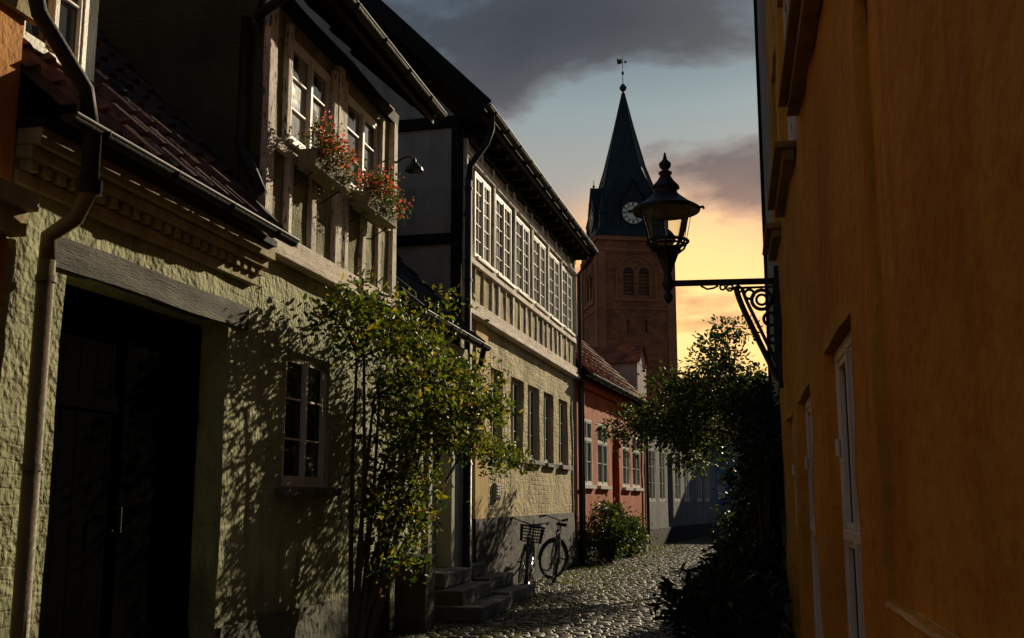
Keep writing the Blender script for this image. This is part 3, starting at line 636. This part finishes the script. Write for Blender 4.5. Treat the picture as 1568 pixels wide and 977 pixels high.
# ================================================================= CHURCH TOWER
T=empty('church_tower'); cx,cy=-11.2,104.6
hw=3.75; nv=(.349,-.937); uv=(.937,.349)
faces=[Fr(cx+nx*hw,cy+ny*hw,ux,uy,nx,ny) for (nx,ny,ux,uy) in ((nv[0],nv[1],uv[0],uv[1]),(-uv[0],-uv[1],nv[0],nv[1]),(-nv[0],-nv[1],-uv[0],-uv[1]),(uv[0],uv[1],-nv[0],-nv[1]))]
w=MB(); t=MB()
C=Fr(cx,cy,uv[0],uv[1],nv[0],nv[1])
w.box(C,-hw+.3,hw-.3,-hw+.3,hw-.3,0,26,BRICK)
for k,f in enumerate(faces):
    ops=[(-1.25,-.25,20.6,22.8,.5),(.25,1.25,20.6,22.8,.5),(-1.0,-.75,17.,18.2,.4),(.75,1.0,17.,18.2,.4)]
    wall(w,f,-hw,hw,0,26.3,ops,BRICK,step=1.5,amp=0,sd=1,thick=.3)
    for c in(-.75,.75):
        t.poly([f(c+.5*math.cos(a),.01,22.8+.5*math.sin(a)) for a in [math.pi*i/12 for i in range(13)]],PLINTH)
        t.tube([f(c+.58*math.cos(a),.03,22.8+.58*math.sin(a)) for a in [math.pi*i/12 for i in range(13)]],.09,BRICKL,6)
        t.poly([f(c-.5,-.4,20.6),f(c+.5,-.4,20.6),f(c+.5,-.4,22.8),f(c-.5,-.4,22.8)],PLINTH)
        for i in range(6): t.box(f,c-.5,c+.5,-.35,-.12,20.7+i*.35,20.78+i*.35,LINT)
    t.tube([f(1.9*math.cos(a),.03,22.5+1.9*math.sin(a)) for a in [math.pi*i/20 for i in range(21)]],.1,BRICKL,6)
    t.box(f,-2.,-1.85,0,.1,20.2,22.5,BRICKL); t.box(f,1.85,2.,0,.1,20.2,22.5,BRICKL); t.box(f,-2.2,2.2,0,.14,20.,20.2,BRICKL)
    for s in(-1,1): t.box(f,min(s*hw,s*(hw-.75)),max(s*hw,s*(hw-.75)),0,.12,0,24.8,BRICKL)
    for i in range(10):
        c=-2.7+i*.6; t.tube([f(c+.3*math.cos(a),.06,24.5+.3*math.sin(a)) for a in [math.pi*i/8 for i in range(9)]],.06,BRICKL,5)
    t.box(f,-hw,hw,0,.13,24.85,25.1,BRICKL); t.box(f,-hw-.1,hw+.1,0,.2,25.9,26.3,BRICKL)
    t.box(f,-hw+.7,hw-.7,0,.1,19.2,19.35,BRICKL)
w.build('brick_shaft',T); t.build('belfry_openings_and_frieze',T)
t=MB()
def ring(h,z,oc):
    P=[]
    for sx,sy in((1,-1),(1,1),(-1,1),(-1,-1)):
        a=(sx*h,sy*(h-oc)) ; b=(sx*(h-oc),sy*h)
        P+= [a,b] if sx*sy>0 else [b,a]
    return [C(p[0],p[1],z) for p in P]
rings=[ring(hw+.25,26.3,.02),ring(hw-.05,26.9,.03),ring(3.2,27.6,.05),ring(2.95,29.5,.1),ring(2.7,31.,.6),ring(1.9,34.2,.95),ring(.95,38.4,.55),ring(.12,42.3,.07)]
for a,b in zip(rings,rings[1:]):
    for i in range(8): t.poly([a[i],a[(i+1)%8],b[(i+1)%8],b[i]],COPPER)
for i in range(8):
    t.tube([r[i] for r in rings[4:]],[.09,.07,.05,.03],COPPER,5)
for a in np.linspace(-2.5,2.5,9): t.beam(C(a*1.1,3.25,27.6),C(a*.95,2.76,30.9),.05,.06,COPPER)
for k,(nx,ny,ux,uy) in enumerate(((nv[0],nv[1],uv[0],uv[1]),(-uv[0],-uv[1],nv[0],nv[1]),(uv[0],uv[1],-nv[0],-nv[1]))):
    f=Fr(cx+nx*3.3,cy+ny*3.3,ux,uy,nx,ny)
    t.box(f,-1.25,1.25,-1.2,.1,27.1,29.7,COPPER)
    t.poly([f(-1.25,.1,29.7),f(1.25,.1,29.7),f(0,.1,31.9)],COPPER)
    t.poly([f(-1.4,.25,29.5),f(0,.25,32.1),f(0,-1.6,32.1),f(-1.4,-1.6,29.5)],COPPER); t.poly([f(1.4,.25,29.5),f(0,.25,32.1),f(0,-1.6,32.1),f(1.4,-1.6,29.5)],COPPER)
    t.lathe(f(0,-.1,32.1),[(.05,0),(.16,.15),(.04,.3),(.02,.8)],COPPER,8)
    d=lambda r,a,o: f(r*1.12*math.sin(a)-.1,.1+o,28.75+r*1.12*math.cos(a))
    t.poly([d(1.0,2*math.pi*i/32,.06) for i in range(32)],DIAL)
    t.tube([d(1.02,2*math.pi*i/32,.06) for i in range(32)],.07,IRON,6,closed=True)
    t.tube([d(.62,2*math.pi*i/32,.07) for i in range(32)],.025,IRON,6,closed=True)
    for i in range(12):
        a=2*math.pi*i/12; t.beam(d(.68,a,.08),d(.92,a,.08),.11 if i%3 else .16,.03,IRON,up=(nx,ny,0))
    t.beam(d(-.15,D2R(150),.12),d(.85,D2R(150),.12),.07,.03,IRON,up=(nx,ny,0)); t.beam(d(-.1,D2R(-75),.10),d(.55,D2R(-75),.10),.1,.03,IRON,up=(nx,ny,0))
for sx,sy in((1,1),(-1,1),(-1,-1),(1,-1)):
    c=C(sx*2.95,sy*2.95,0); t.lathe((c[0],c[1],27),[(.45,0),(.42,1.6),(.5,1.7),(.28,2.6),(.05,3.9),(.16,4.1),(.16,4.25),(.03,4.4),(.02,4.9)],COPPER,8)
c=C(0,0,0)
t.lathe((c[0],c[1],42.0),[(.16,0),(.1,.4),(.34,.65),(.38,.9),(.2,1.15),(.05,1.3),(.04,2.2),(.14,2.35),(.14,2.5),(.04,2.65),(.03,4.6)],IRON,10)
t.beam((c[0]-.5,c[1],45.6),(c[0]+.35,c[1],45.6),.04,.06,IRON); t.poly([(c[0]-.55,c[1],45.4),(c[0]-.1,c[1],45.45),(c[0]-.05,c[1],46.0),(c[0]-.35,c[1],45.9),(c[0]-.6,c[1],46.1)],IRON); t.poly([(c[0]+.5,c[1],45.6),(c[0]+.2,c[1],45.8),(c[0]+.2,c[1],45.4)],IRON)
t.build('copper_spire_and_clock',T)

# ================================================================= STREET LAMP
SL=empty('street_lamp'); t=MB(); lx,ly=-.64,9.37; wx=.30; wy=9.5
P0=(lx,ly,0)
t.lathe(P0,[(.0,3.04),(.03,3.07),(.045,3.11),(.02,3.15),(.04,3.18),(.055,3.22),(.04,3.27),(.03,3.32),(.05,3.36),(.035,3.40),(.06,3.46),(.10,3.50),(.11,3.53),(.02,3.53)],IRON,20)
for rr,zz,th in((.185,3.60,.015),(.15,3.575,.010),(.11,3.53,.012)): t.tube([(lx+rr*math.cos(a),ly+rr*math.sin(a),zz) for a in [2*math.pi*i/24 for i in range(24)]],th,IRON,6,closed=True)
for i in range(6):
    a=math.pi/6+math.pi/3*i; c,s=math.cos(a),math.sin(a)
    t.tube([(lx+c*.05,ly+s*.05,3.38),(lx+c*.10,ly+s*.10,3.50),(lx+c*.165,ly+s*.165,3.55),(lx+c*.19,ly+s*.19,3.6)],.011,IRON,6)
    if i%3==0 or i%3==2: t.tube([(lx+c*.185,ly+s*.185,3.6),(lx+c*.25,ly+s*.25,3.89)],.0035,IRON,5)
t.lathe(P0,[(.295,3.885),(.30,3.90),(.285,3.912),(.21,3.955),(.13,4.02),(.10,4.05),(.105,4.08),(.125,4.09),(.12,4.11),(.075,4.16),(.045,4.21),(.06,4.225),(.06,4.24),(.025,4.26),(.05,4.29),(.055,4.32),(.02,4.36),(.008,4.42),(.0,4.43)],IRON,28)
t.lathe(P0,[(.292,3.885),(.2,3.945),(.12,4.01),(0,4.02)],GREYW,28)
t.lathe(P0,[(.292,3.87),(.302,3.885),(.302,3.9)],IRON,28)
for i in range(2):
    s=1 if i else -1; t.tube([(lx+s*.29,ly,3.9),(lx+s*.325,ly,3.905),(lx+s*.33,ly,3.885)],.012,IRON,6)
t.build('lantern_body',SL,smooth=True)
g2=MB(); g2.lathe(P0,[(.135,3.60),(.15,3.64),(.215,3.885)],LG,28); g2.build('lantern_glass',SL,smooth=True)
g2=MB(); g2.lathe(P0,[(.0,3.56),(.012,3.58),(.010,3.70),(.016,3.72),(.016,3.80),(0,3.81)],WHITE,10); g2.build('burner',SL,smooth=True)
t=MB(); L=lambda k,z: (lx+(wx-lx)*k, ly+(wy-ly)*k, z)
t.beam(L(0,3.225),L(1,3.235),.035,.05,IRON); t.beam(L(.55,3.175),L(1,3.185),.02,.018,IRON)
t.beam(L(1.0,2.3),L(1.0,3.36),.07,.06,IRON,up=(1,0,0)); t.beam(L(.965,2.36),L(.965,3.2),.03,.03,IRON,up=(1,0,0))
arc=[L(.62+.35*(u**1.25),3.19-.82*u**.9+.05*math.sin(u*math.pi)) for u in [i/16 for i in range(17)]]
t.tube(arc,.026,IRON,6)
arc2=[L(.68+.28*(u**1.2),3.17-.66*u**.9+.05*math.sin(u*math.pi)) for u in [i/16 for i in range(17)]]
t.tube(arc2,.016,IRON,6)
def circ(k,z,r,th=.01): t.tube([ (L(k,z)[0]+r*math.cos(a),L(k,z)[1],L(k,z)[2]+r*math.sin(a)) for a in [2*math.pi*i/20 for i in range(20)]],th,IRON,6,closed=True)
circ(.85,3.07,.085,.016); circ(.85,3.07,.045,.012); circ(.92,2.9,.055,.014); circ(.94,2.72,.035,.012); circ(.50,3.185,.022,.009); circ(.565,3.18,.028,.009); circ(.64,3.165,.03,.009); circ(.74,3.12,.04,.012); circ(.95,2.58,.025)
t.tube([L(.3,3.2),L(.36,3.17),L(.42,3.18),L(.46,3.2)],.009,IRON,6)
t.build('scroll_bracket',SL,smooth=False)

# ================================================================= BICYCLES
def bicycle(pos,head,lean,steer,basket=True):
    e=empty('bicycle'); t=MB(); Rw=.34; wb=1.06
    def wheel(c,ang):
        ca,sa=math.cos(ang),math.sin(ang)
        pt=lambda r,a,o=0: (c[0]+r*math.cos(a)*ca-o*sa, c[1]+r*math.cos(a)*sa+o*ca, c[2]+r*math.sin(a))
        an=[2*math.pi*i/36 for i in range(36)]
        t.tube([pt(Rw-.018,a) for a in an],.021,RUB,8,closed=True); t.tube([pt(Rw-.045,a) for a in an],.012,CHROME,6,closed=True)
        t.tube([pt(0,0,-.05),pt(0,0,.05)],.022,CHROME,8)
        for i in range(28):
            a=2*math.pi*i/28; t.tube([pt(.02,a+1.2*(1 if i%2 else -1),.025*(1 if i%4<2 else -1)),pt(Rw-.05,a)],.0022,CHROME,3,cap=False)
        t.tube([pt(Rw+.018,a) for a in [D2R(x) for x in range(-5,190,12)]],.017,BIKEP,5) 
    rear=(0,0,Rw); fr_=(wb,0,Rw); wheel(rear,0); wheel(fr_,steer)
    bb=(.46,0,.28); seat=(.30,0,.82); hd=(.90,0,.86); hb=(.93,0,.66)
    tb=lambda a,b,r=.018,m=BIKEP: t.tube([a,b],r,m,8)
    tb(bb,seat); tb(seat,(.29,0,.93),.013,CHROME); tb(hd,hb,.022); tb((.32,0,.74),(.90,0,.80)); tb(bb,hb,.02)
    for s in(-.06,.06):
        tb((0,s,Rw),(.45,s*.4,.28),.011); tb((0,s,Rw),(.31,s*.3,.74),.010)
        cs,ss=math.cos(steer),math.sin(steer); tb((wb-s*ss,s*cs,Rw),(.94-s*ss*.8,s*cs*.8,.70),.012)
        t.tube([(0,s*1.3,Rw),(-.12,s*1.3,.70)],.005,IRON,5)
    tb((.94,-.05,.70),(.94,.05,.70),.015); tb(hd,(.885,0,1.0),.013,CHROME)
    def H_(x,y,z): return (.885+(x)*math.cos(steer)-y*math.sin(steer), x*math.sin(steer)+y*math.cos(steer), z)
    t.tube([H_(-.20,-.28,1.03),H_(-.08,-.27,1.06),H_(.05,-.15,1.03),H_(.06,0,1.0),H_(.05,.15,1.03),H_(-.08,.27,1.06),H_(-.20,.28,1.03)],.012,CHROME,8)
    for s in(-1,1): t.tube([H_(-.22,s*.28,1.025),H_(-.10,s*.272,1.055)],.018,RUB,8)
    t.hexa([(.12,-.09,.93),(.40,-.02,.935),(.40,.02,.935),(.12,.09,.93),(.12,-.085,.985),(.42,-.018,.96),(.42,.018,.96),(.12,.085,.985)],RUB)
    t.tube([(.46+.09*math.cos(a),.055,.28+.09*math.sin(a)) for a in [2*math.pi*i/20 for i in range(20)]],.008,IRON,5,closed=True)
    tb((.46,.07,.28),(.58,.07,.16),.01,IRON); tb((.46,-.07,.28),(.34,-.07,.40),.01,IRON); t.box(Fr(0,0,1,0,0,1),.53,.62,.08,.17,.15,.175,RUB); t.box(Fr(0,0,1,0,0,1),.30,.38,-.17,-.08,.39,.415,RUB)
    tb((0,.06,Rw),(.46,.055,.37),.006,IRON); tb((0,.06,Rw-.03),(.46,.055,.19),.006,IRON)
    for s in(-.06,0,.06): tb((-.30,s,.72),(.20,s,.72),.006,IRON)
    t.tube([(-.30,-.06,.72),(-.30,.06,.72)],.006,IRON,5)
    t.lathe((.99,0,.80),[(.0,.05),(.035,.02),(.035,-.02),(0,-.04)],CHROME,10)
    if basket:
        for k in range(6):
            z=.76+k*.045; q=.12+.02*k/5*1.5; x0,x1=.06,.06+.24+.03*k/5
            t.tube([H_(x0,-q-.02,z),H_(x1,-q-.02,z),H_(x1,q+.02,z),H_(x0,q+.02,z)],.005 if k<5 else .009,IRON,5,closed=True)
        for k in range(9):
            f=k/8; y=-.14+.28*f; t.tube([H_(.30,y,.76),H_(.33,y*1.12,.985)],.0035,IRON,4); t.tube([H_(.06,y,.76),H_(.06,y*1.12,.985)],.0035,IRON,4); t.tube([H_(.06,y,.76),H_(.30,y,.76)],.0035,IRON,4)
            for s in(-1,1): t.tube([H_(.06+.24*f,s*.14,.76),H_(.06+.27*f,s*.16,.985)],.0035,IRON,4)
    tb((.38,.05,.28),(.30,.2,.0),.008,CHROME)
    xf=Matrix.Translation(Vector(pos))@Matrix.Rotation(head,4,'Z')@Matrix.Rotation(lean,4,'X')
    t.build('frame_wheels_handlebar',e); e.matrix_world=xf
bicycle((-3.42,16.80,.0),D2R(-84),D2R(-8),D2R(14))
bicycle((-3.20,17.85,.0),D2R(103),D2R(9),D2R(-48),basket=False)

# ================================================================= VEGETATION
def rose():
    e=empty('climbing_rose_tree'); t=MB(); rg=random.Random(4)
    base=Vector((-3.42,9.25,0))
    c1=ellips((-3.15,10.3,2.5),(.42,1.2,.85),90,5,.2)
    c2=ellips((-2.95,11.3,2.25),(.42,1.0,.6),42,6,.2)
    c3=ellips((-3.2,9.7,1.35),(.30,.6,.8),32,8,.1)
    c4=ellips((-3.35,8.9,2.95),(.22,.75,.32),22,12,.2)
    c5=[(-2.75,12.2+.22*i,1.95-.03*i,.9) for i in range(5)]+[(-3.0,9.6,.75,.6),(-3.1,9.3,1.0,.5),(-3.05,9.9,.95,.5)]
    hubs=[Vector((-3.3,9.6,1.6)),Vector((-3.2,10.1,1.9)),Vector((-3.1,10.6,1.8)),Vector((-3.3,9.35,2.3)),Vector((-3.1,10.3,2.6)),Vector((-2.9,11.3,2.1)),Vector((-3.35,9.0,2.6))]
    for k,h in enumerate(hubs):
        for s in range(2):
            b=base+Vector((rg.uniform(-.06,.08),rg.uniform(-.12,.12),0)); o=Vector((rg.uniform(-.06,.06),rg.uniform(-.08,.08),0))
            t.tube([b,b.lerp(h,.3)+Vector((.02,-.05,.12))+o,b.lerp(h,.65)+o*1.5,h+o],[.026,.022,.017,.012],BARK,7)
    allc=c1+c2+c3+c4+c5
    for i,c in enumerate(allc):
        h=min(hubs,key=lambda q:(q-Vector(c[:3])).length); twigs(t,h,[c],BARK,.008,i,.08)
    t.build('stems',e)
    P=clumps(allc,58,7,.10)
    P=P[P[:,0]>-3.7]
    leafmesh('leaves',P,.066,[L1,L2,L3,L4],[.50,.28,.16,.06],parent=e,seed=8)
rose()
def tree(name,base,hub,crown,nc,per,spread,size,mats,w,seed,inner=.3,extra=[]):
    e=empty(name); t=MB(); base=Vector(base);hub=Vector(hub)
    t.tube([base,base.lerp(hub,.35)+Vector((.05,.08,0)),base.lerp(hub,.7)+Vector((-.04,.03,0)),hub],[.11,.09,.07,.055],BARK,9)
    cs=[]
    for i,(c,r,n) in enumerate(crown): cs+=ellips(c,r,n,seed+i,inner)
    cs+=extra
    hubs=[hub]+[hub.lerp(Vector(c),.7) for c,r,n in crown]
    for h in hubs[1:]: t.tube([hub,hub.lerp(h,.5)+Vector((0,.05,.08)),h],[.05,.035,.025],BARK,7)
    for i,c in enumerate(cs):
        h=min(hubs,key=lambda q:(q-Vector(c[:3])).length); twigs(t,h,[c],BARK,.012,i,.12)
    t.build('trunk_and_branches',e); leafmesh('leaves',clumps(cs,per,seed,spread),size,mats,w,parent=e,seed=seed)
tree('apple_tree',(.75,19.6,0),(.1,19.9,2.4),[((-.7,20,3.3),(.95,.8,.7),56),((-1.6,20.2,2.75),(.8,.8,.5),34),((-.35,19.6,4.1),(.4,.4,.45),12),((.15,19.5,2.9),(.6,.7,.7),40),((-.9,20.5,2.3),(.6,.6,.4),20)],0,92,.13,.085,[LD,L2,L1],[.42,.36,.22],50)
def shrub(name,crown,per,spread,size,mats,w,seed,asp=.5,droop=.1):
    e=empty(name); t=MB(); cs=[]
    for i,(c,r,n) in enumerate(crown):
        q=ellips(c,r,n,seed+i,.2); cs+=q
        for k,x in enumerate(q):
            if x[2]>.1: t.tube([(c[0]+.05*math.sin(k),c[1]+.05*math.cos(k),0),((c[0]+x[0])/2,(c[1]+x[1])/2,x[2]*.6),x[:3]],[.012,.009,.004],BARK,5)
    t.build('stems',e); P=clumps(cs,per,seed,spread); P=P[P[:,2]>.01]; leafmesh('leaves',P,size,mats,w,parent=e,seed=seed,asp=asp,droop=droop)
shrub('rhododendron_shrub',[((-.2,9.2,.35),(.36,.8,.38),60),((-.05,10.4,.55),(.33,.7,.5),40)],60,.09,.13,[LD,L2],[.75,.25],70,asp=.28,droop=-.2)
shrub('climbing_ivy',[((.15,12.2,1.1),(.28,1.2,.9),60),((.2,14.2,1.2),(.35,1.4,.9),70),((.15,11.0,1.9),(.13,.7,.6),30)],75,.11,.08,[LD,L2],[.85,.15],80)
shrub('hollyhock_bush',[((-3.05,24.2,.75),(.45,1.2,.6),50),((-2.9,26.6,.45),(.35,.8,.4),25)],70,.13,.09,[L2,LD,L1],[.45,.35,.2],90)
shrub('hedge',[((.1,23,.6),(.7,3,.6),60)],70,.2,.12,[LD,L2],[.7,.3],100)
for (s,d) in ((5.6,.25),(6.5,.25)):
    t=MB(); t.hexa([E(a,dd,z) for z,o in((0.01,0),(.42,.04)) for a,dd in((s-.17-o,d-.12-o),(s+.17+o,d-.12-o),(s+.17+o,d+.17+o),(s-.17-o,d+.17+o))],GREYW); t.build('planter',None,bevel=.01)

# ================================================================= SKY, SUN, CAMERA
AZ,EL=20,22
wd=bpy.data.worlds.new('World'); sc.world=wd; wd.use_nodes=True; nt=wd.node_tree; nt.nodes.clear()
out=nn(nt,'ShaderNodeOutputWorld'); sky=nn(nt,'ShaderNodeTexSky',sky_type='NISHITA'); sky.sun_disc=False; sky.sun_elevation=D2R(EL); sky.sun_rotation=D2R(AZ); sky.dust_density=2.
bg1=nn(nt,'ShaderNodeBackground'); bg1.inputs[1].default_value=.006
tc=nn(nt,'ShaderNodeTexCoord'); vec=tc.outputs['Generated']; sp=nn(nt,'ShaderNodeSeparateXYZ'); nt.links.new(vec,sp.inputs[0]); z=sp.outputs[2]; x=sp.outputs[0]
warm=ramp(nt,z,[(.0,(.80,.36,.12)),(.12,(1.15,.52,.11)),(.165,(1.25,.78,.26)),(.205,(1.1,.50,.17)),(.245,(.66,.37,.26)),(.285,(.46,.43,.38)),(.35,(.32,.40,.41)),(.42,(.11,.19,.25)),(.7,(.04,.09,.15)),(1.,(.03,.07,.12))])
cool=ramp(nt,z,[(.0,(.30,.26,.24)),(.15,(.22,.24,.27)),(.4,(.12,.17,.23)),(1.,(.05,.09,.15))])
dp=nn(nt,'ShaderNodeVectorMath',operation='DOT_PRODUCT'); nt.links.new(vec,dp.inputs[0]); v=Vector((-.06,1,.14)).normalized(); dp.inputs[1].default_value=v
gl=nn(nt,'ShaderNodeMapRange'); gl.inputs[1].default_value=.35; gl.inputs[2].default_value=.93; nt.links.new(dp.outputs['Value'],gl.inputs[0]); gl.interpolation_type='SMOOTHSTEP'
base=mixc(nt,gl.outputs[0],cool,warm)
core=nn(nt,'ShaderNodeMapRange'); core.inputs[1].default_value=.982; core.inputs[2].default_value=1.; nt.links.new(dp.outputs['Value'],core.inputs[0]); core.interpolation_type='SMOOTHERSTEP'
base=mixc(nt,mathn(nt,'MULTIPLY',core.outputs[0],.75),base,(1.8,1.15,.40))
inv=mathn(nt,'DIVIDE',1.0,mathn(nt,'ADD',mathn(nt,'MAXIMUM',z,0.),.22))
sv=nn(nt,'ShaderNodeVectorMath',operation='SCALE'); nt.links.new(vec,sv.inputs[0]); nt.links.new(inv,sv.inputs['Scale'])
mp=nn(nt,'ShaderNodeMapping'); mp.inputs['Location'].default_value=(3.1,1.2,0); mp.inputs['Scale'].default_value=(1.,1.1,.3); nt.links.new(sv.outputs[0],mp.inputs[0])
cn=noi(nt,mp.outputs[0],2.4,6,.58,.2)
def blob(cx,cz,rx,rz,w):
    a=mathn(nt,'DIVIDE',mathn(nt,'SUBTRACT',x,cx),rx); b=mathn(nt,'DIVIDE',mathn(nt,'SUBTRACT',z,cz),rz)
    d=mathn(nt,'ADD',mathn(nt,'MULTIPLY',a,a),mathn(nt,'MULTIPLY',b,b))
    return mathn(nt,'MULTIPLY',mathn(nt,'EXPONENT',mathn(nt,'MULTIPLY',d,-1.)),w)
yp=mathn(nt,'GREATER_THAN',sp.outputs[1],0.)
bl=blob(-.12,.432,.13,.042,.26)
for q in ((-.21,.37,.06,.04,.20),(.03,.285,.075,.034,.26),(-.05,.345,.09,.022,-.24),(-.15,.29,.06,.035,-.18)): bl=mathn(nt,'ADD',bl,blob(*q))
dens=mathn(nt,'ADD',cn,mathn(nt,'MULTIPLY',bl,yp))
cm=ramp(nt,dens,[(.50,(0,0,0)),(.56,(.6,.6,.6)),(.66,(1,1,1))])
ccol=ramp(nt,z,[(.0,(.8,.36,.12)),(.15,(.85,.40,.14)),(.21,(.66,.25,.12)),(.25,(.36,.17,.13)),(.31,(.12,.095,.10)),(.40,(.05,.055,.068)),(.5,(.035,.043,.056)),(1.,(.05,.065,.08))])
hl=ramp(nt,dens,[(.52,(2.1,1.85,1.65)),(.64,(1,1,1)),(.85,(.58,.60,.64))]); ccol=mixc(nt,1.0,ccol,hl,'MULTIPLY')
ccol=mixc(nt,gl.outputs[0],mixc(nt,1.0,cool,(.7,.7,.72),'MULTIPLY'),ccol)
fin=mixc(nt,mathn(nt,'MULTIPLY',cm,.94),base,ccol)
bg2=nn(nt,'ShaderNodeBackground'); nt.links.new(fin,bg2.inputs[0]); bg2.inputs[1].default_value=.82
nt.links.new(sky.outputs[0],bg1.inputs[0]); ad=nn(nt,'ShaderNodeAddShader'); nt.links.new(bg1.outputs[0],ad.inputs[0]); nt.links.new(bg2.outputs[0],ad.inputs[1]); nt.links.new(ad.outputs[0],out.inputs[0])
sd=bpy.data.lights.new('sun','SUN'); sd.energy=5.; sd.angle=D2R(.5); sd.color=(1.,.84,.58)
so=bpy.data.objects.new('sun',sd); sc.collection.objects.link(so)
ts=Vector((math.sin(D2R(AZ))*math.cos(D2R(EL)),math.cos(D2R(AZ))*math.cos(D2R(EL)),math.sin(D2R(EL)))); so.rotation_euler=(-ts).to_track_quat('-Z','Y').to_euler(); so.location=(10,30,20)
cd=bpy.data.cameras.new('camera'); cd.lens=37.88; cd.sensor_width=36; cd.clip_start=.05; cd.clip_end=2000
co=bpy.data.objects.new('camera',cd); sc.collection.objects.link(co); co.location=(0,0,1.35); co.rotation_euler=(D2R(99.53),0,D2R(12.3)); sc.camera=co
sc.view_settings.view_transform='Standard'; sc.view_settings.look='None'; sc.view_settings.exposure=0
